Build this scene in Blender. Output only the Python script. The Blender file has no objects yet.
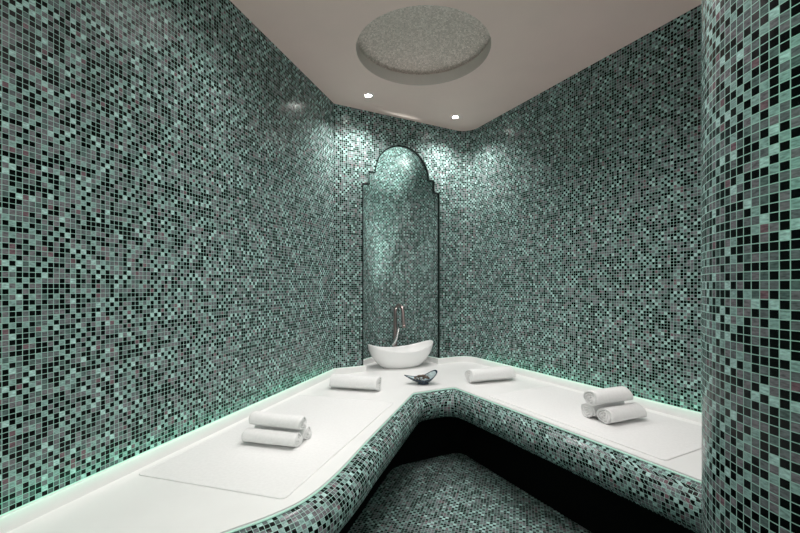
import bpy, bmesh, math, random
from mathutils import Vector
random.seed(7)
S = bpy.context.scene
COL = S.collection
PI = math.pi
TILE = 0.01527

# ------------------------------------------------------------------ helpers
def link(o, parent=None):
    COL.objects.link(o)
    if parent is not None:
        o.parent = parent
    return o

def mesh_obj(name, verts, faces, mat, parent=None, uvs=None, smooth=False):
    me = bpy.data.meshes.new(name)
    me.from_pydata([tuple(v) for v in verts], [], faces)
    if uvs is not None:
        ul = me.uv_layers.new(name='UVMap')
        for l in me.loops:
            ul.data[l.index].uv = uvs[l.vertex_index]
    me.materials.append(mat)
    if smooth:
        for p in me.polygons:
            p.use_smooth = True
    me.update()
    return link(bpy.data.objects.new(name, me), parent)

def bm_obj(name, bm, mat, parent=None, smooth=False):
    bmesh.ops.recalc_face_normals(bm, faces=bm.faces)
    me = bpy.data.meshes.new(name)
    bm.to_mesh(me); bm.free()
    me.materials.append(mat)
    if smooth:
        for p in me.polygons:
            p.use_smooth = True
    return link(bpy.data.objects.new(name, me), parent)

def empty(name, loc, rz=0):
    o = bpy.data.objects.new(name, None)
    o.location = loc; o.rotation_euler = (0, 0, rz)
    o.empty_display_size = 0.05
    return link(o)

def tag(o, label, cat, group=None, kind=None):
    o['label'] = label; o['category'] = cat
    if group: o['group'] = group
    if kind: o['kind'] = kind
    return o

def struct(o, label=None):
    o['kind'] = 'structure'
    if label: o['label'] = label
    return o

def grid(name, rings, mat, parent=None, uv=None, closed=False, smooth=True, cap=False):
    """rings: list of lists of points, all the same length"""
    n = len(rings[0]); V = [p for r in rings for p in r]; F = []
    for i in range(len(rings) - 1):
        for j in range(n if closed else n - 1):
            k = (j + 1) % n
            F.append((i*n + j, i*n + k, (i+1)*n + k, (i+1)*n + j))
    if cap:
        F.append(tuple(range(n))[::-1]); F.append(tuple((len(rings)-1)*n + j for j in range(n)))
    U = [q for r in uv for q in r] if uv else None
    return mesh_obj(name, V, F, mat, parent, U, smooth)

def tube_rings(bm, pts, radii, seg=14, cap=True):
    pts = [Vector(p) for p in pts]
    if not hasattr(radii, '__len__'): radii = [radii]*len(pts)
    prev = None; rings = []
    up = Vector((0.31, 0.57, 0.76))
    for i, p in enumerate(pts):
        t = (pts[min(i+1, len(pts)-1)] - pts[max(i-1, 0)]).normalized()
        if prev is None:
            a = t.cross(up).normalized()
        else:
            a = (prev - t*prev.dot(t)).normalized()
        b = t.cross(a); prev = a
        rings.append([bm.verts.new(p + (a*math.cos(q) + b*math.sin(q))*radii[i])
                      for q in [2*PI*k/seg for k in range(seg)]])
    for r0, r1 in zip(rings, rings[1:]):
        for k in range(seg):
            bm.faces.new((r0[k], r0[(k+1) % seg], r1[(k+1) % seg], r1[k]))
    if cap:
        bm.faces.new(rings[0][::-1]); bm.faces.new(rings[-1])

def lathe(bm, prof, c=(0, 0, 0), seg=40, close=False):
    rings = []
    for r, z in prof:
        rings.append([bm.verts.new((c[0]+r*math.cos(2*PI*k/seg), c[1]+r*math.sin(2*PI*k/seg), c[2]+z)) for k in range(seg)])
    pairs = list(zip(rings, rings[1:]))
    if close: pairs.append((rings[-1], rings[0]))
    for a, b in pairs:
        for k in range(seg):
            bm.faces.new((a[k], a[(k+1) % seg], b[(k+1) % seg], b[k]))
    return rings

# ------------------------------------------------------------------ materials
def new_mat(name):
    m = bpy.data.materials.new(name); m.use_nodes = True
    nt = m.node_tree
    return m, nt, nt.nodes['Principled BSDF']

def N(nt, kind, **kw):
    n = nt.nodes.new(kind)
    for k, v in kw.items(): setattr(n, k, v)
    return n

def math_node(nt, op, a, b=None):
    n = N(nt, 'ShaderNodeMath', operation=op)
    for i, v in enumerate((a, b)):
        if v is None: continue
        if isinstance(v, (int, float)): n.inputs[i].default_value = v
        else: nt.links.new(v, n.inputs[i])
    return n.outputs[0]

def mosaic(name, tile, stops, grout, rough=0.2, tilt=0.045, half=0.452, seed=0.0, spec=0.16, blend=True):
    m, nt, B = new_mat(name)
    L = nt.links.new
    tc = N(nt, 'ShaderNodeTexCoord')
    sc = N(nt, 'ShaderNodeVectorMath', operation='SCALE'); L(tc.outputs['UV'], sc.inputs[0]); sc.inputs['Scale'].default_value = 1.0/tile
    ad = N(nt, 'ShaderNodeVectorMath', operation='ADD'); L(sc.outputs[0], ad.inputs[0]); ad.inputs[1].default_value = (200.0+seed, 200.0, 0)
    fl = N(nt, 'ShaderNodeVectorMath', operation='FLOOR'); L(ad.outputs[0], fl.inputs[0])
    fr = N(nt, 'ShaderNodeVectorMath', operation='FRACTION'); L(ad.outputs[0], fr.inputs[0])
    sp = N(nt, 'ShaderNodeSeparateXYZ'); L(fr.outputs[0], sp.inputs[0])
    ax = math_node(nt, 'ABSOLUTE', math_node(nt, 'SUBTRACT', sp.outputs[0], 0.5))
    ay = math_node(nt, 'ABSOLUTE', math_node(nt, 'SUBTRACT', sp.outputs[1], 0.5))
    mx = math_node(nt, 'MAXIMUM', ax, ay)
    mr = N(nt, 'ShaderNodeMapRange'); L(mx, mr.inputs[0])
    mr.inputs[1].default_value = half - 0.015; mr.inputs[2].default_value = half + 0.015
    gm = mr.outputs[0]
    wn = N(nt, 'ShaderNodeTexWhiteNoise', noise_dimensions='2D'); L(fl.outputs[0], wn.inputs['Vector'])
    cr = N(nt, 'ShaderNodeValToRGB'); cr.color_ramp.interpolation = 'CONSTANT'
    el = cr.color_ramp.elements
    el[0].position = 0; el[0].color = (*stops[0][1], 1)
    el[1].position = stops[1][0]; el[1].color = (*stops[1][1], 1)
    for p, c in stops[2:]:
        e = el.new(p); e.color = (*c, 1)
    # tiles come on sheets of a mixed blend: dark ones and light ones tend to alternate
    fs = N(nt, 'ShaderNodeSeparateXYZ'); L(fl.outputs[0], fs.inputs[0])
    par = math_node(nt, 'MODULO', math_node(nt, 'ADD', fs.outputs[0], fs.outputs[1]), 2.0)
    val = math_node(nt, 'ADD', math_node(nt, 'MULTIPLY', wn.outputs['Value'], 0.69), math_node(nt, 'MULTIPLY', par, 0.31)) if blend else wn.outputs['Value']
    L(val, cr.inputs[0])
    # cloudy streaks inside the glass of each tile
    st = N(nt, 'ShaderNodeVectorMath', operation='MULTIPLY'); L(ad.outputs[0], st.inputs[0]); st.inputs[1].default_value = (1.3, 4.0, 1)
    no = N(nt, 'ShaderNodeTexNoise'); no.inputs['Scale'].default_value = 1.0; no.inputs['Detail'].default_value = 2
    L(st.outputs[0], no.inputs['Vector'])
    vm = N(nt, 'ShaderNodeMapRange'); L(no.outputs['Fac'], vm.inputs[0])
    vm.inputs[1].default_value = 0.3; vm.inputs[2].default_value = 0.7; vm.inputs[3].default_value = 0.6; vm.inputs[4].default_value = 1.4
    mulc = N(nt, 'ShaderNodeMix', data_type='RGBA', blend_type='MULTIPLY'); mulc.inputs['Factor'].default_value = 1
    L(cr.outputs[0], mulc.inputs['A']); L(vm.outputs[0], mulc.inputs['B'])
    mg = N(nt, 'ShaderNodeMix', data_type='RGBA'); L(gm, mg.inputs['Factor']); L(mulc.outputs['Result'], mg.inputs['A']); mg.inputs['B'].default_value = (*grout, 1)
    L(mg.outputs['Result'], B.inputs['Base Color'])
    rr = N(nt, 'ShaderNodeMapRange'); L(gm, rr.inputs[0]); rr.inputs[3].default_value = rough; rr.inputs[4].default_value = 0.7
    L(rr.outputs[0], B.inputs['Roughness'])
    B.inputs['Specular IOR Level'].default_value = spec
    # every tile sits at a slightly different tilt
    ge = N(nt, 'ShaderNodeNewGeometry')
    sb = N(nt, 'ShaderNodeVectorMath', operation='SUBTRACT'); L(wn.outputs['Color'], sb.inputs[0]); sb.inputs[1].default_value = (0.5, 0.5, 0.5)
    s2 = N(nt, 'ShaderNodeVectorMath', operation='SCALE'); L(sb.outputs[0], s2.inputs[0]); s2.inputs['Scale'].default_value = tilt
    a2 = N(nt, 'ShaderNodeVectorMath', operation='ADD'); L(ge.outputs['Normal'], a2.inputs[0]); L(s2.outputs[0], a2.inputs[1])
    nn = N(nt, 'ShaderNodeVectorMath', operation='NORMALIZE'); L(a2.outputs[0], nn.inputs[0])
    L(nn.outputs[0], B.inputs['Normal'])
    return m

def plain(name, col, rough=0.5, metal=0.0, bump=None, spec=0.5, bump_strength=0.3, mottled=0.0, mottle_scale=3.0):
    m, nt, B = new_mat(name)
    B.inputs['Base Color'].default_value = (*col, 1)
    B.inputs['Roughness'].default_value = rough
    B.inputs['Metallic'].default_value = metal
    B.inputs['Specular IOR Level'].default_value = spec
    tc = N(nt, 'ShaderNodeTexCoord')
    if bump:
        no = N(nt, 'ShaderNodeTexNoise'); no.inputs['Scale'].default_value = bump; no.inputs['Detail'].default_value = 3
        nt.links.new(tc.outputs['Object'], no.inputs['Vector'])
        bp = N(nt, 'ShaderNodeBump'); bp.inputs['Strength'].default_value = bump_strength; bp.inputs['Distance'].default_value = 0.002
        nt.links.new(no.outputs['Fac'], bp.inputs['Height']); nt.links.new(bp.outputs[0], B.inputs['Normal'])
    if mottled:
        n2 = N(nt, 'ShaderNodeTexNoise'); n2.inputs['Scale'].default_value = mottle_scale; n2.inputs['Detail'].default_value = 4
        nt.links.new(tc.outputs['Object'], n2.inputs['Vector'])
        r = N(nt, 'ShaderNodeValToRGB')
        r.color_ramp.elements[0].position = 0.35; r.color_ramp.elements[1].position = 0.65
        r.color_ramp.elements[0].color = (*[c*(1-mottled) for c in col], 1); r.color_ramp.elements[1].color = (*[min(1, c*(1+mottled)) for c in col], 1)
        nt.links.new(n2.outputs['Fac'], r.inputs[0]); nt.links.new(r.outputs[0], B.inputs['Base Color'])
    return m

def glow(name, col, strength):
    m, nt, B = new_mat(name)
    B.inputs['Base Color'].default_value = (*col, 1)
    B.inputs['Emission Color'].default_value = (*col, 1)
    B.inputs['Emission Strength'].default_value = strength
    return m

STOPS = [(0.0, (0.0015, 0.0025, 0.0025)), (0.44, (0.120, 0.134, 0.142)), (0.55, (0.160, 0.150, 0.166)),
         (0.66, (0.17, 0.10, 0.12)), (0.672, (0.085, 0.122, 0.118)), (0.745, (0.225, 0.345, 0.325)), (0.925, (0.38, 0.55, 0.53))]
GROUT = (0.35, 0.56, 0.50)
M_TILE = mosaic('glass_mosaic', TILE, STOPS, GROUT)
M_NICHE = mosaic('niche_mosaic', 0.0135, STOPS, GROUT, seed=61.0, spec=0.2, rough=0.34)
M_FLOOR = mosaic('floor_mosaic', TILE, STOPS, GROUT, seed=23.0, rough=0.3)
M_PEARL = mosaic('pearl_mosaic', 0.011, [(0.0, (0.76, 0.64, 0.59)), (0.35, (0.86, 0.73, 0.68)), (0.7, (0.97, 0.84, 0.79))], (0.76, 0.64, 0.59), rough=0.25, tilt=0.22, half=0.45, blend=False)
M_CEIL = plain('ceiling_plaster', (0.94, 0.715, 0.665), 0.75, bump=60, bump_strength=0.05, mottled=0.02)
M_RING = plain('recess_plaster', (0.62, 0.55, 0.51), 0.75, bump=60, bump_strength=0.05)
M_STONE = plain('white_stone', (0.86, 0.86, 0.85), 0.32, mottled=0.015, mottle_scale=6)
M_CERAMIC = plain('white_ceramic', (0.88, 0.88, 0.875), 0.12, mottled=0.005)
M_TOWEL = plain('terry_cloth', (0.81, 0.81, 0.805), 0.95, bump=420, spec=0.1, bump_strength=0.6, mottled=0.02, mottle_scale=90)
M_BRONZE = plain('brushed_bronze', (0.34, 0.27, 0.26), 0.28, metal=1.0, bump=30, bump_strength=0.05)
M_BASE_SHADE = plain('base_shade', (0.002, 0.003, 0.003), 0.9, spec=0.1, bump=30, bump_strength=0.05)  # near black, painting in the deep shade under the bench
M_POLISHED = plain('polished_chrome', (0.93, 0.92, 0.91), 0.25, metal=1.0, bump=8, bump_strength=0.02)
M_CHROME = plain('chrome', (0.62, 0.56, 0.53), 0.14, metal=1.0, bump=8, bump_strength=0.02)
M_TRIM = plain('dark_trim', (0.004, 0.009, 0.008), 0.6, spec=0.15, bump=50, bump_strength=0.05)
M_GLAZE = plain('navy_glaze', (0.012, 0.03, 0.05), 0.15, mottled=0.4, mottle_scale=60)
M_GLAZE_IN = plain('pale_glaze', (0.50, 0.60, 0.62), 0.15, mottled=0.25, mottle_scale=40)
M_PETAL = plain('dried_petals', (0.10, 0.075, 0.055), 0.8, mottled=0.6, mottle_scale=70)
M_WHITE_METAL = plain('white_metal', (0.75, 0.73, 0.7), 0.4, bump=40, bump_strength=0.03)
M_LAMP = glow('lamp_lens', (1.0, 0.97, 0.92), 60)
M_LED = glow('led_strip', (0.50, 0.78, 0.66), 0.25)

# ------------------------------------------------------------------ plan of the room (camera stands at x=0, y=0)
CEIL, UP, TOP = 2.5, 0.55, 0.505
Lc = Vector((-0.486, 2.945)); Rc = Vector((0.60, 3.51))
dL = Vector((0.2853, 0.9585)).normalized()
dB = (Rc - Lc).normalized()
dR = Vector((0.4634, -0.8861)).normalized()
nB = Vector((-dB.y, dB.x))                       # into the back wall
NT, NR = 0.574, 0.346                            # niche: centre along the back wall, radius
SHOULDER, SPRING, ARCH = 1.939, 2.037, 0.2425

def P3(p, z): return (p[0], p[1], z)

def wall_strip(name, pts, z0, z1, u0, mat):
    u = u0; us = [u]
    for a, b in zip(pts, pts[1:]):
        u += (Vector(b) - Vector(a)).length; us.append(u)
    return grid(name, [[P3(p, z0) for p in pts], [P3(p, z1) for p in pts]], mat,
                uv=[[(k, z0) for k in us], [(k, z1) for k in us]], smooth=False), us[-1]

left_end = Lc - dL * ((Lc.y + 1.2) / dL.y)
wl, uL = wall_strip('wall_left', [left_end, Lc], 0, CEIL, 0.0, M_TILE)
struct(wl, 'green and black mosaic wall running along the left bench')

# rounded corner between back and right wall
FR = 0.13
tl = FR                                           # the walls meet at a right angle
A = Rc - dB*tl; Bp = Rc + dR*tl
cen = A + Vector((dB.y, -dB.x))*FR
fil = []
for k in range(13):
    q = k/12*PI/2
    fil.append(cen + nB*FR*math.cos(q) + dB*FR*math.sin(q))
right_end = Rc + dR * ((Rc.y + 1.2)/-dR.y)
W = (Rc - Lc).length
wr, _ = wall_strip('wall_right', fil + [right_end], 0, CEIL, uL + W - tl, M_TILE)
struct(wr, 'green and black mosaic wall running along the right bench')
for p in wr.data.polygons: p.use_smooth = True

# back wall with the stepped arch cut out
def back(u, n, z):
    p = Lc + dB*u + nB*n
    return (p.x, p.y, z)
arch = [(NT-NR, 0.0), (NT-NR, SHOULDER), (NT-0.294, SHOULDER), (NT-0.294, SPRING), (NT-ARCH, SPRING)]
for k in range(1, 32):
    q = PI - PI*k/32
    arch.append((NT + ARCH*math.cos(q), SPRING + ARCH*math.sin(q)))
arch += [(NT+ARCH, SPRING), (NT+0.294, SPRING), (NT+0.294, SHOULDER), (NT+NR, SHOULDER), (NT+NR, 0.0)]
ub = W - tl
V, U, F = [], [], []
def quad(pp):
    b = len(V)
    for (u, z) in pp:
        V.append(back(u, 0, z)); U.append((uL+u, z))
    F.append(tuple(range(b, b+len(pp))))
quad([(0, 0), (NT-NR, 0), (NT-NR, CEIL), (0, CEIL)])
quad([(NT+NR, 0), (ub, 0), (ub, CEIL), (NT+NR, CEIL)])
quad([(NT-NR, SHOULDER), (NT-0.294, SHOULDER), (NT-0.294, CEIL), (NT-NR, CEIL)])
quad([(NT+0.294, SHOULDER), (NT+NR, SHOULDER), (NT+NR, CEIL), (NT+0.294, CEIL)])
quad([(NT-0.294, SPRING), (NT-ARCH, SPRING), (NT-ARCH, CEIL), (NT-0.294, CEIL)])
quad([(NT+ARCH, SPRING), (NT+0.294, SPRING), (NT+0.294, CEIL), (NT+ARCH, CEIL)])
ap = arch[4:4+33]
for a, b in zip(ap, ap[1:]):
    quad([a, b, (b[0], CEIL), (a[0], CEIL)])
wb = mesh_obj('wall_back', V, F, M_TILE, None, U)
struct(wb, 'short green mosaic end wall with an arched niche')

# curved niche: half cylinder below, half dome above
rings, uvr = [], []
NRr = NR + 0.002
def niche_ring(r, z, v, sc):
    rr, uu = [], []
    for k in range(41):
        q = PI*k/40
        rr.append(back(NT - r*math.cos(q), r*math.sin(q), z))
        uu.append(((q-PI/2)*sc, v))
    rings.append(rr); uvr.append(uu)
for z in (0.0, 0.6, 1.2, SHOULDER): niche_ring(NRr, z, z, NRr)
for k in range(1, 17):
    f = k/16*PI/2*0.999
    niche_ring(NRr*math.cos(f), SHOULDER + NRr*math.sin(f), SHOULDER + f*NRr, NRr*math.cos(f))
ni = grid('niche', rings, M_NICHE, wb, uv=uvr)
ni['kind'] = 'structure'
# thin dark trim around the opening
out = []
for k, (u, z) in enumerate(arch):
    a = Vector(arch[max(k-1, 0)]); b = Vector(arch[min(k+1, len(arch)-1)]); c = Vector((u, z))
    t0 = (c-a).normalized() if k else (b-c).normalized(); t1 = (b-c).normalized() if k < len(arch)-1 else t0
    n0 = Vector((t0.y, -t0.x)); n1 = Vector((t1.y, -t1.x))
    m = (n0+n1)/max(0.2, 1+n0.dot(n1))
    out.append((c, m))
tr = []
for c, m in out:
    o_, i_ = c - m*0.005, c + m*0.0035
    tr.append([back(o_.x, -0.002, o_.y), back(i_.x, -0.002, i_.y), back(i_.x, 0.018, i_.y), back(o_.x, 0.018, o_.y)])
nt_ = grid('niche_trim', tr, M_TRIM, wb, closed=True, smooth=False)
nt_['kind'] = 'structure'; nt_['label'] = 'thin dark edge around the niche'

# unseen low wall, added behind the camera to block light along the floor
q0 = left_end; q1 = right_end
wq, _ = wall_strip('rear_blocker', [q0, q1], 0, 1.1, 0.0, M_TILE)
struct(wq, 'low mosaic light blocker added behind the viewer')

# floor
fp = [left_end, Lc, A] + fil + [right_end]
far = [P3(p, 0) for p in [left_end, Lc, Rc, right_end]]
ca, sa = dL.y, dL.x
fl = mesh_obj('floor', far, [(0, 3, 2, 1)], M_FLOOR, None, [(p[0]*ca - p[1]*sa, p[0]*sa + p[1]*ca) for p in far])
struct(fl, 'dark green and black mosaic floor between the benches')

# ceiling with round opening
DC = Vector((0.132, 2.297)); DR = 0.382
bm = bmesh.new()
outer = [bm.verts.new(P3(p, CEIL)) for p in ([left_end, Lc] + fil + [right_end])]
inner = [bm.verts.new((DC.x + DR*math.cos(2*PI*k/72), DC.y + DR*math.sin(2*PI*k/72), CEIL)) for k in range(72)]
eds = []
for lst in (outer, inner):
    for k in range(len(lst)): eds.append(bm.edges.new((lst[k], lst[(k+1) % len(lst)])))
bmesh.ops.triangle_fill(bm, use_beauty=True, use_dissolve=False, edges=eds)
ce = struct(bm_obj('ceiling', bm, M_CEIL), 'plain beige ceiling with a round recessed dome')
bm = bmesh.new()
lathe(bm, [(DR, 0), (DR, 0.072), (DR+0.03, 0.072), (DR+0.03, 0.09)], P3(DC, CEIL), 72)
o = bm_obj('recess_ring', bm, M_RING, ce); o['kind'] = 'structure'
for p in o.data.polygons: p.use_smooth = False
rings, uvr = [], []
for k in range(13):
    f = k/12; r = (DR+0.03)*(1-f) + 0.002; z = CEIL + 0.088 + 0.10*(1-(r/(DR+0.03))**2)
    rings.append([(DC.x + r*math.cos(2*PI*j/72), DC.y + r*math.sin(2*PI*j/72), z) for j in range(73)])
    uvr.append([(r*math.cos(2*PI*j/72), r*math.sin(2*PI*j/72)) for j in range(73)])
o = grid('ceiling_dome', rings, M_PEARL, ce, uv=uvr); o['kind'] = 'structure'; o['label'] = 'shallow dome of pale pearly mosaic'

# round column on the right
CC = Vector((0.906, 0.670)); CR = 0.32
rings, uvr = [[], []], [[], []]
for j in range(129):
    q = 2*PI*j/128
    for i, z in enumerate((0.0, CEIL)):
        rings[i].append((CC.x + CR*math.cos(q), CC.y + CR*math.sin(q), z)); uvr[i].append((q*CR, z))
co = grid('column', rings, M_TILE, uv=uvr)
struct(co, 'round mosaic tiled column in front of the right bench'); co['category'] = 'column'

# ------------------------------------------------------------------ bench
def catmull(p, n=6):
    p = [Vector(q) for q in p]; o = []
    for i in range(len(p)-1):
        a, b, c, d = p[max(i-1, 0)], p[i], p[i+1], p[min(i+2, len(p)-1)]
        for k in range(n):
            t = k/n
            o.append(0.5*((2*b) + (c-a)*t + (2*a-5*b+4*c-d)*t*t + (3*b-a-3*c+d)*t**3))
    o.append(p[-1]); return o
sweep = catmull([(-1.125, 0.70), (-0.93, 0.755), (-0.72, 0.872), (-0.482, 1.049), (-0.352, 1.155), (-0.277, 1.259), (-0.215, 1.425), (-0.162, 1.623)])
K1 = Vector((0.0796, 2.452)); K2 = Vector((0.352, 2.595))
Eend = K2 + dR*2.45
ctrl = sweep + [K1, K2, Eend]
i1, i2 = len(sweep), len(sweep)+1
def offset_ring(o, cut):
    n = len(ctrl); pts = []
    for i, c in enumerate(ctrl):
        t0 = (c - ctrl[i-1]).normalized() if i else None
        t1 = (ctrl[i+1] - c).normalized() if i < n-1 else None
        t0 = t0 or t1; t1 = t1 or t0
        n0 = Vector((t0.y, -t0.x)); n1 = Vector((t1.y, -t1.x))
        pts.append(c + (n0+n1)/(1+n0.dot(n1))*o)
    r = []
    for i, c in enumerate(pts):
        if i in (i1, i2):
            a = (pts[i-1]-c).normalized(); b = (pts[i+1]-c).normalized()
            k_ = min(cut, 0.45*(pts[i2]-pts[i1]).length)
            for k in range(13):
                t = k/12
                r.append((c+a*k_)*(1-t)**2 + c*2*t*(1-t) + (c+b*k_)*t*t)
        else:
            r.append(c)
    return r
bench = empty('bench', (0.1, 2.75, 0.0))
def local(o):      # child of the bench, geometry stays where it was built
    o.parent = bench; o.location = (-0.1, -2.75, 0.0); return o
PROF = [(0.003, 0.492, .02), (0.022, 0.490, .03), (0.045, 0.480, .045), (0.064, 0.463, .06), (0.076, 0.440, .08), (0.080, 0.413, .10), (0.076, 0.385, .11),
        (0.062, 0.360, .12), (0.038, 0.339, .12), (0.005, 0.322, .12), (-0.04, 0.306, .11), (-0.09, 0.292, .10), (-0.14, 0.27, .09), (-0.15, 0.24, .09), (-0.15, 0.0, .09)]
base_u = [0]
br = offset_ring(0.03, 0.06)
for a, b in zip(br, br[1:]): base_u.append(base_u[-1] + (b-a).length)
# resample straight runs so the sweep carries no long thin quads
rings, uvr = [], []; v = 0; last = None
for (o_, z, cut) in PROF:
    if last: v += math.hypot(o_-last[0], z-last[1])
    last = (o_, z)
    rings.append([P3(p, z) for p in offset_ring(o_, cut)]); uvr.append([(u, -v) for u in base_u])
NS = 11
o = local(grid('tiled_front', rings[:NS], M_TILE, uv=uvr[:NS])); o['label'] = 'rounded front clad in green and black glass mosaic'
o = local(grid('plinth', rings[NS-1:], M_BASE_SHADE)); o['label'] = 'recessed base, blackened in place of the shade under the lip'
lr = [[P3(p, z) for p in offset_ring(o_, c_)] for o_, z, c_ in ((0.003, 0.493, .02), (0.006, 0.4945, .02), (0.006, 0.4985, .02), (0.003, 0.500, .02))]
o = local(grid('light_strip', lr, M_LED, smooth=False)); o['label'] = 'mint green light line below the slab edge'
tag(bench, 'white stone topped bench with rounded mosaic front running along both walls', 'bench')

# line along the walls (and round the niche), a given distance in front of them
def wall_line(d, arc=20):
    nl = Vector((dL.y, -dL.x)); nb = -nB
    nr = Vector((-0.8861, -0.4634)).normalized()
    tA = math.tan((math.atan2(dL.y, dL.x) - math.atan2(dB.y, dB.x))/2)
    r = []
    st = Lc - dL*((Lc.y-0.72)/dL.y) + nl*d
    r.append(st)
    r.append(Lc + (nl+nb)/(1+nl.dot(nb))*d)
    R = NR - d - 0.0045
    s0 = math.asin(min(1, d/R)) if d > 0 else 0
    for k in range(arc+1):
        q = k/arc*PI
        # quarter turns bulge into the niche
        p = Lc + dB*(NT - R*math.cos(q)) + nB*(R*math.sin(q))
        if k == 0: r.append(Lc + dB*(NT-R) + nb*d)
        r.append(p)
        if k == arc: r.append(Lc + dB*(NT+R) + nb*d)
    for k in range(9):
        q = k/8*PI/2
        r.append(cen + nB*(FR-d)*math.cos(q) + dB*(FR-d)*math.sin(q))
    r.append(Rc + dR*2.52 + nr*d)
    return r
wl0 = wall_line(0.0015); wl1 = wall_line(0.016)
# countertop slab
edge = offset_ring(0.004, 0.02)
bm = bmesh.new()
poly = [P3(p, TOP) for p in edge] + [P3(p, TOP) for p in wl0[::-1]]
f = bm.faces.new([bm.verts.new(p) for p in poly])
ex = bmesh.ops.extrude_face_region(bm, geom=[f])
for e in ex['geom']:
    if isinstance(e, bmesh.types.BMVert): e.co.z -= 0.006
local(bm_obj('countertop', bm, M_STONE))
# upstand
rings = [[P3(a, z) for a in w] for w, z in ((wl1, TOP), (wl1, UP-0.002), (wl0, UP), (wl0, TOP))]
rings = [[P3(p, TOP) for p in wl1], [P3(p, UP-0.002) for p in wl1], [P3(p, UP) for p in wall_line(0.014)], [P3(p, UP) for p in wl0], [P3(p, TOP) for p in wl0]]
o = local(grid('upstand', rings, M_STONE, smooth=False)); o['label'] = 'low white stone upstand along the wall'
# led strip along the top of the upstand and under the slab edge
wa, wc = wall_line(0.002), wall_line(0.0045)
rings = [[P3(p, UP) for p in wc], [P3(p, UP+0.002) for p in wc], [P3(p, UP+0.002) for p in wa]]
o = local(grid('light_strip', rings, M_LED, smooth=False)); o['label'] = 'mint green light line on the upstand'

# ------------------------------------------------------------------ basin
bc = Lc + dB*(NT+0.008) + nB*0.045
basin = empty('basin', (bc.x, bc.y, TOP), math.atan2(dB.y, dB.x)-0.06)
tag(basin, 'white boat-shaped ceramic basin standing in front of the arched niche', 'basin')
def basin_ring(a, b, zf, n=64, pw=1.0):
    r = []
    for k in range(n):
        q = 2*PI*k/n
        c, s = math.cos(q), math.sin(q)
        r.append((a*c, b*s, zf(c)))
    return r
rim = lambda c: 0.136 + 0.058*abs(c)**2.2
def lerp_ring(t, a0, b0, a1, b1, bulge, dz=0, inner=False, floor=0.0):
    k = math.sin(t*PI/2)**0.85 if not inner else t
    a = a0 + (a1-a0)*k; b = b0 + (b1-b0)*k
    return basin_ring(a, b, lambda c: floor + (rim(c)+dz-floor)*t)
rings = [basin_ring(0.005, 0.004, lambda c: 0.0), basin_ring(0.150, 0.085, lambda c: 0.0), basin_ring(0.160, 0.093, lambda c: 0.004)]
for t in (0.12, 0.28, 0.45, 0.62, 0.8, 0.93, 1.0):
    rings.append(lerp_ring(t, 0.160, 0.093, 0.283, 0.152, 0))
rings.append(basin_ring(0.281, 0.150, lambda c: rim(c)+0.003))
rings.append(basin_ring(0.277, 0.146, lambda c: rim(c)+0.002))
for t in (0.9, 0.75, 0.55, 0.35, 0.18, 0.06):
    k = math.sin(t*PI/2)**0.7
    rings.append(basin_ring(0.06+(0.275-0.06)*k, 0.035+(0.144-0.035)*k, lambda c, t=t: 0.02 + (rim(c)-0.02)*t))
rings.append(basin_ring(0.03, 0.03, lambda c: 0.02))
o = grid('bowl', rings, M_CERAMIC, basin, closed=True, cap=True)
bm = bmesh.new(); lathe(bm, [(0.001, 0.024), (0.02, 0.024), (0.024, 0.021), (0.024, 0.018)], seg=24)
o = bm_obj('drain', bm, M_CHROME, basin, True); o['label'] = 'small metal drain'

# ------------------------------------------------------------------ faucet
fx = Vector((-0.043, 3.487))
tw = -nB                                   # towards the room
faucet = empty('faucet', (fx.x, fx.y, TOP))
tag(faucet, 'tall gooseneck metal faucet rising behind the white basin', 'faucet')
bm = bmesh.new(); lathe(bm, [(0.0, 0.0), (0.027, 0.0), (0.027, 0.006), (0.022, 0.014), (0.016, 0.02)], seg=28)
bm_obj('base', bm, M_BRONZE, faucet, True)
ar = 0.075
pts = [(0, 0, 0.015), (0, 0, 0.10), (0, 0, 0.20), (0, 0, 0.30), (0, 0, 0.41)]
rad = [0.020, 0.019, 0.018, 0.0165, 0.015]
for k in range(1, 13):
    q = PI - PI*k/12
    d = ar + ar*math.cos(q)
    pts.append((tw.x*d, tw.y*d, 0.415 + ar*math.sin(q))); rad.append(0.0143)
e = pts[-1]
pts += [(e[0]+tw.x*0.004, e[1]+tw.y*0.004, 0.36), (e[0]+tw.x*0.01, e[1]+tw.y*0.01, 0.325)]; rad += [0.0135, 0.0125]
bm = bmesh.new(); tube_rings(bm, pts, rad, 18)
bm_obj('spout', bm, M_BRONZE, faucet, True)
tp = pts[-1]
bm = bmesh.new(); tube_rings(bm, [(tp[0], tp[1], 0.327), (tp[0]+.002, tp[1]-.003, 0.305)], 0.0155, 18)
bm_obj('nozzle', bm, M_BRONZE, faucet, True)
bm = bmesh.new(); tube_rings(bm, [(-0.022, -0.02, 0.142), (-0.004, -0.024, 0.165), (0.012, -0.026, 0.20), (0.022, -0.03, 0.245), (0.036, -0.034, 0.288)], [0.015, 0.016, 0.013, 0.0105, 0.008], 14)
bm_obj('lever', bm, M_POLISHED, faucet, True)

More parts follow.
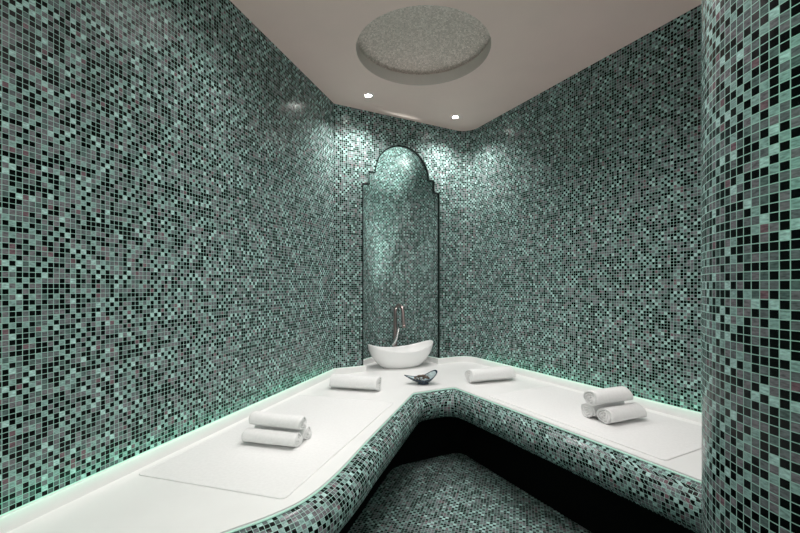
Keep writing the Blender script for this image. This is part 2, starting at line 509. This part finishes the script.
# ------------------------------------------------------------------ dish with petals
dish = empty('dish', (0.150, 2.665, TOP), 0.0)
tag(dish, 'small dark blue dish with an upswept end in front of the basin', 'dish')
def dish_rim(q):
    c, s = math.cos(q), math.sin(q)
    x = 0.112*c - 0.012
    b = 0.056*(1 - 0.45*max(0, -c)**1.5)
    if c < 0: b *= 1 - 0.35*(-c)**3
    y = b*s
    z = 0.036 + 0.046*max(c, 0)**1.6 + 0.022*max(-c, 0)**1.8 + 0.030*s*max(c, 0)
    return Vector((x, y, z))
def dring(t, inset=0.0, zoff=0.0, n=48):
    r = []
    for k in range(n):
        q = 2*PI*k/n; R_ = dish_rim(q)
        b0 = Vector((0.036*math.cos(q)+0.004, 0.030*math.sin(q), 0.012))
        p = b0.lerp(R_, t)
        p.z = b0.z + (R_.z-b0.z)*t**1.5
        dirv = Vector((p.x, p.y, 0)).normalized()
        p = p - dirv*inset; p.z += zoff
        r.append(tuple(p))
    return r
rings = [[(0.002*math.cos(2*PI*k/48), 0.002*math.sin(2*PI*k/48), 0) for k in range(48)],
         [(0.039*math.cos(2*PI*k/48)+.004, 0.033*math.sin(2*PI*k/48), 0) for k in range(48)], [(0.037*math.cos(2*PI*k/48)+.004, 0.031*math.sin(2*PI*k/48), 0.006) for k in range(48)]]
rings += [dring(t) for t in (0, 0.2, 0.4, 0.6, 0.8, 0.93, 1.0)]
rings += [dring(1.0, 0.002, 0.0022), dring(1.0, 0.006, 0.001), dring(0.93, 0.007, 0.001)]
grid('shell', rings, M_GLAZE, dish, closed=True)
rings = [dring(t, 0.007, 0.0012) for t in (0.93, 0.8, 0.6, 0.4, 0.2, 0.0)] + [[(0.002*math.cos(2*PI*k/48)+.004, 0.002*math.sin(2*PI*k/48), 0.0125) for k in range(48)]]
o = grid('lining', rings, M_GLAZE_IN, dish, closed=True); o['label'] = 'pale glazed inside'
bm = bmesh.new()
for k in range(70):
    rr = math.sqrt(random.random()); q = random.random()*2*PI
    c = Vector((0.150 - 0.006 + 0.052*rr*math.cos(q), 2.665 + 0.030*rr*math.sin(q), TOP + 0.033 + 0.020*(1-rr*rr) + random.random()*0.004))
    g = bmesh.ops.create_icosphere(bm, subdivisions=1, radius=1.0)
    sx, sy, sz = [random.uniform(0.004, 0.009) for _ in range(3)]
    for v_ in g['verts']: v_.co = Vector((v_.co.x*sx, v_.co.y*sy, v_.co.z*sz)) + c
o = bm_obj('dried_petals', bm, M_PETAL)
tag(o, 'heap of brown dried petals lying in the dark blue dish', 'petals', kind='stuff')

# ------------------------------------------------------------------ towels
def roll_mesh(name, R, L, turns=3.2, seed=0, flat=0.93):
    """a towel rolled up: a spiral band drawn out along x; rests on z = 0"""
    rnd = random.Random(seed)
    n = int(turns*26); pitch = R*0.86/turns; th = pitch*0.90
    outer, innr = [], []
    ph = rnd.random()*6
    for k in range(n+1):
        q = -PI*0.62 + 2*PI*turns*k/n
        r = R - pitch*turns*k/n
        ease = min(1, k/5)
        e2 = min(1, (n-k)/5)
        t_ = th*(0.35+0.65*ease)*(0.4+0.6*e2)
        outer.append((r, q)); innr.append((max(0.0015, r - t_), q))
    loop = outer + innr[::-1]
    xs = [(-L/2, .86), (-L/2+.003, .94), (-L/2+.009, .985), (-L/2+.02, 1.0)] + [(-L/2 + .02 + (L-.04)*k/10, 1.0) for k in range(1, 10)] + [(L/2-.02, 1.0), (L/2-.009, .985), (L/2-.003, .94), (L/2, .86)]
    rings = []
    for x, s in xs:
        ring = []
        for idx, (r, q) in enumerate(loop):
            isout = idx <= n
            mid = (outer[idx][0]+innr[idx][0])/2 if isout else (outer[2*n+1-idx][0]+innr[2*n+1-idx][0])/2
            rr = mid + (r-mid)*(s if s > .9 else 0.55)
            rr *= (1 - (1-s)*0.35)
            wob = 1 + 0.018*math.sin(3*q + ph + x*9) + 0.012*math.sin(x*31 + ph*2) + 0.01*math.sin(7*q+x*40+ph)
            yy, zz = rr*wob*math.sin(q), rr*wob*math.cos(q)*flat
            ring.append((x + 0.004*math.sin(2*q+ph)*(x/(L/2)), yy*1.03, zz))
        rings.append(ring)
    m = len(loop); V = [p for r in rings for p in r]; F = []
    for i in range(len(rings)-1):
        for j in range(m):
            k = (j+1) % m
            F.append((i*m+j, i*m+k, (i+1)*m+k, (i+1)*m+j))
    for base, flip in ((0, True), ((len(rings)-1)*m, False)):
        for k in range(n):
            a, b, c, d = base+k, base+k+1, base+2*n+1-(k+1), base+2*n+1-k
            F.append((d, c, b, a) if flip else (a, b, c, d))
    zmin = min(v_[2] for v_ in V)
    V = [(v_[0], v_[1], v_[2]-zmin) for v_ in V]
    me = bpy.data.meshes.new(name); me.from_pydata(V, [], F); me.materials.append(M_TOWEL)
    bm = bmesh.new(); bm.from_mesh(me); bmesh.ops.recalc_face_normals(bm, faces=bm.faces); bm.to_mesh(me); bm.free()
    for p in me.polygons: p.use_smooth = True
    return me
def towel(x, y, z, ang, R, L, label, group, seed, flat=0.93):
    me = roll_mesh('towel', R, L, seed=seed, flat=flat)
    o = link(bpy.data.objects.new('rolled_towel', me))
    o.location = (x, y, z); o.rotation_euler = (0, 0, math.radians(ang))
    return tag(o, label, 'towel', group)
SH = TOP + 0.0048
towel(-0.280, 2.525, TOP+0.0005, -14, 0.056, 0.315, 'single rolled white towel lying on the left bench before the basin', 'rolled towels on the bench', 1)
towel(0.618, 2.745, TOP+0.0005, 20, 0.058, 0.335, 'single rolled white towel lying on the right bench beside the dark dish', 'rolled towels on the bench', 2)
# left stack
def stack(x, y, ang, R, L, names, group, s0, back_shift, top_shift, top_ang, flat):
    a = math.radians(ang); ax = Vector((math.cos(a), math.sin(a))); pe = Vector((-ax.y, ax.x))
    p0 = Vector((x, y)); p1 = p0 + pe*(2*R*1.035) + ax*back_shift; p2 = p0 + pe*(R*0.98) + ax*top_shift
    towel(p0.x, p0.y, SH, ang, R, L, names[0], group, s0, flat)
    towel(p1.x, p1.y, SH, ang, R, L, names[1], group, s0+1, flat)
    towel(p2.x, p2.y, SH + R*1.73*flat, ang+top_ang, R*0.98, L, names[2], group, s0+2, flat)
stack(-0.520, 1.630, -14.5, 0.040, 0.235,
      ['front bottom rolled towel of the stack of three on the left bench', 'back bottom rolled towel of the left bench stack, mostly hidden behind the front roll', 'top rolled towel of the stack of three on the left bench'],
      'stacked towels on the left bench', 10, 0.0, 0.003, -1.5, 0.82)
stack(1.058, 1.915, 23, 0.048, 0.228,
      ['front bottom rolled towel of the stack of three on the right bench', 'back bottom rolled towel of the right bench stack, its end showing behind the front roll', 'top rolled towel of the stack of three on the right bench'],
      'stacked towels on the right bench', 20, 0.0, -0.032, -2, 0.9)

# bath sheets spread on the benches
def sheet(corners, label, group):
    a, b, c, d = [Vector(p) for p in corners]
    bm = bmesh.new(); nu, nv = 24, 40
    pts = []
    loop = [a, b, c, d]; rounded = []
    for i, p in enumerate(loop):
        u = (loop[i-1]-p).normalized(); w = (loop[(i+1) % 4]-p).normalized()
        for k in range(7):
            t = k/6; cut = 0.022
            rounded.append((p+u*cut)*(1-t)**2 + p*2*t*(1-t) + (p+w*cut)*t*t)
    cpt = (a+b+c+d)/4
    prof = [(0.0, 0.0), (0.0, 0.0022), (0.003, 0.0042), (0.010, 0.0046), (0.014, 0.0036), (0.02, 0.0036)]
    rings = []
    for ins, z in prof:
        rr = []
        for p in rounded:
            dv = (cpt-p).normalized()
            q = p + dv*ins*1.3
            rr.append(bm.verts.new((q.x, q.y, TOP + 0.0006 + z)))
        rings.append(rr)
    m = len(rounded)
    for r0, r1 in zip(rings, rings[1:]):
        for k in range(m): bm.faces.new((r0[k], r0[(k+1) % m], r1[(k+1) % m], r1[k]))
    bm.faces.new(rings[-1]); bm.faces.new(rings[0][::-1])
    o = bm_obj('bath_sheet', bm, M_TOWEL)
    return tag(o, label, 'towel', group)
sheet([(-0.905, 1.372), (-0.350, 1.210), (-0.030, 2.23), (-0.60, 2.385)][::1], 'flat white bath sheet spread under the towel stack on the left bench', 'bath sheets on the benches')
pA = Vector((0.980, 1.478)); wv = Vector((0.8861, 0.4634))
pB = pA + wv*0.53
sheet([tuple(pA), tuple(pB), tuple(pB - dR*1.0), tuple(pA - dR*1.0)], 'flat white bath sheet spread under the towel stack on the right bench', 'bath sheets on the benches')

# ------------------------------------------------------------------ lights
def downlight(x, y, label):
    r = empty('downlight', (x, y, CEIL))
    tag(r, label, 'ceiling light', 'recessed ceiling spotlights')
    bm = bmesh.new(); lathe(bm, [(0.022, -0.001), (0.023, -0.004), (0.034, -0.004), (0.037, -0.001), (0.037, -0.0003)], seg=32)
    bm_obj('rim', bm, M_WHITE_METAL, r, True)
    bm = bmesh.new(); lathe(bm, [(0.0005, -0.004), (0.015, -0.0035), (0.0215, -0.001)], seg=24)
    bm_obj('lens', bm, M_LAMP, r, True)
downlight(-0.222, 2.818, 'small round ceiling spotlight nearer the left wall')
downlight(0.440, 3.174, 'small round ceiling spotlight nearer the right wall corner')

def spot(x, y, w, ang=120, blend=0.6, col=(1, 0.95, 0.9), z=CEIL-0.014, size=0.02):
    l = bpy.data.lights.new('spot', 'SPOT'); l.energy = w; l.spot_size = math.radians(ang); l.spot_blend = blend
    l.color = col; l.shadow_soft_size = size
    o = bpy.data.objects.new('spot_lamp', l); o.location = (x, y, z); link(o)
LC = (1.0, 0.965, 0.945)
spot(-0.222, 2.818, 35, 130, 0.9, LC); spot(0.440, 3.174, 35, 130, 0.9, LC)
for x, y, w_ in ((-0.45, 1.62, 27), (0.52, 1.75, 42), (0.15, 1.25, 66), (-0.75, 0.35, 7), (1.45, 1.0, 24), (0.30, 0.12, 15)):
    spot(x, y, w_, 140, 0.9, LC, size=0.2)
# small uplight added unseen behind the basin to brighten the head of the niche
l = bpy.data.lights.new('fill_uplight', 'SPOT'); l.energy = 520; l.spot_size = math.radians(22); l.spot_blend = 0.9
l.color = (0.88, 1.0, 0.94); l.shadow_soft_size = 0.05
o = bpy.data.objects.new('fill_uplight_lamp', l); o.location = back(NT - 0.05, 0.20, 0.55)
o.rotation_euler = (Vector(back(NT - 0.03, 0.225, 2.17)) - o.location).to_track_quat('-Z', 'Y').to_euler(); link(o)
# unseen green line lamps added above the upstand for a glow on the walls
def glow_line(a, b, nrm, watts):
    a, b = Vector(a), Vector(b); c = (a+b)/2 + nrm*0.05
    l = bpy.data.lights.new('led', 'AREA'); l.shape = 'RECTANGLE'; l.size = (b-a).length; l.size_y = 0.008  # added for the green glow, with no fitting of its own
    l.energy = watts; l.color = (0.12, 1.0, 0.58)
    o = bpy.data.objects.new('glow_line_lamp', l); o.location = (c.x, c.y, UP+0.008)
    t = (b-a).normalized(); X = Vector((t.x, t.y, 0)); D = Vector((-nrm.x, -nrm.y, 0.8)).normalized()
    Z = -D; Y = Z.cross(X)
    from mathutils import Matrix
    o.rotation_euler = Matrix((X, Y, Z)).transposed().to_euler(); link(o)
glow_line(Lc - dL*2.3, Lc - dL*0.05, Vector((dL.y, -dL.x)), 0.24)
glow_line(Rc + dR*0.2, Rc + dR*2.4, Vector((-0.8861, -0.4634)).normalized(), 0.2)
# green mood lights, added out of view to tint the column and left wall
for p_, e_ in (((0.53, 0.22, 1.42), 2.2), ((-0.93, 0.66, 1.12), 0.5)):
    l = bpy.data.lights.new('fill', 'POINT'); l.energy = e_; l.color = (0.05, 1.0, 0.5); l.shadow_soft_size = 0.04
    o = bpy.data.objects.new('fill_lamp', l); o.location = p_; link(o)

w = bpy.data.worlds.new('World'); S.world = w; w.use_nodes = True
bg = w.node_tree.nodes['Background']; bg.inputs[0].default_value = (1.0, 0.97, 0.95, 1); bg.inputs[1].default_value = 1.6

# ------------------------------------------------------------------ camera
cd = bpy.data.cameras.new('Camera'); cam = bpy.data.objects.new('Camera', cd); link(cam)
cam.location = (0, 0, 1.15); cam.rotation_euler = (PI/2, 0, 0)
cd.sensor_width = 36; cd.lens = 18; cd.shift_y = 20.5/800; cd.clip_start = 0.02
S.camera = cam
S.view_settings.view_transform = 'Standard'; S.view_settings.look = 'None'
S.view_settings.exposure = 0.24; S.view_settings.gamma = 1; S.view_settings.use_curve_mapping = False
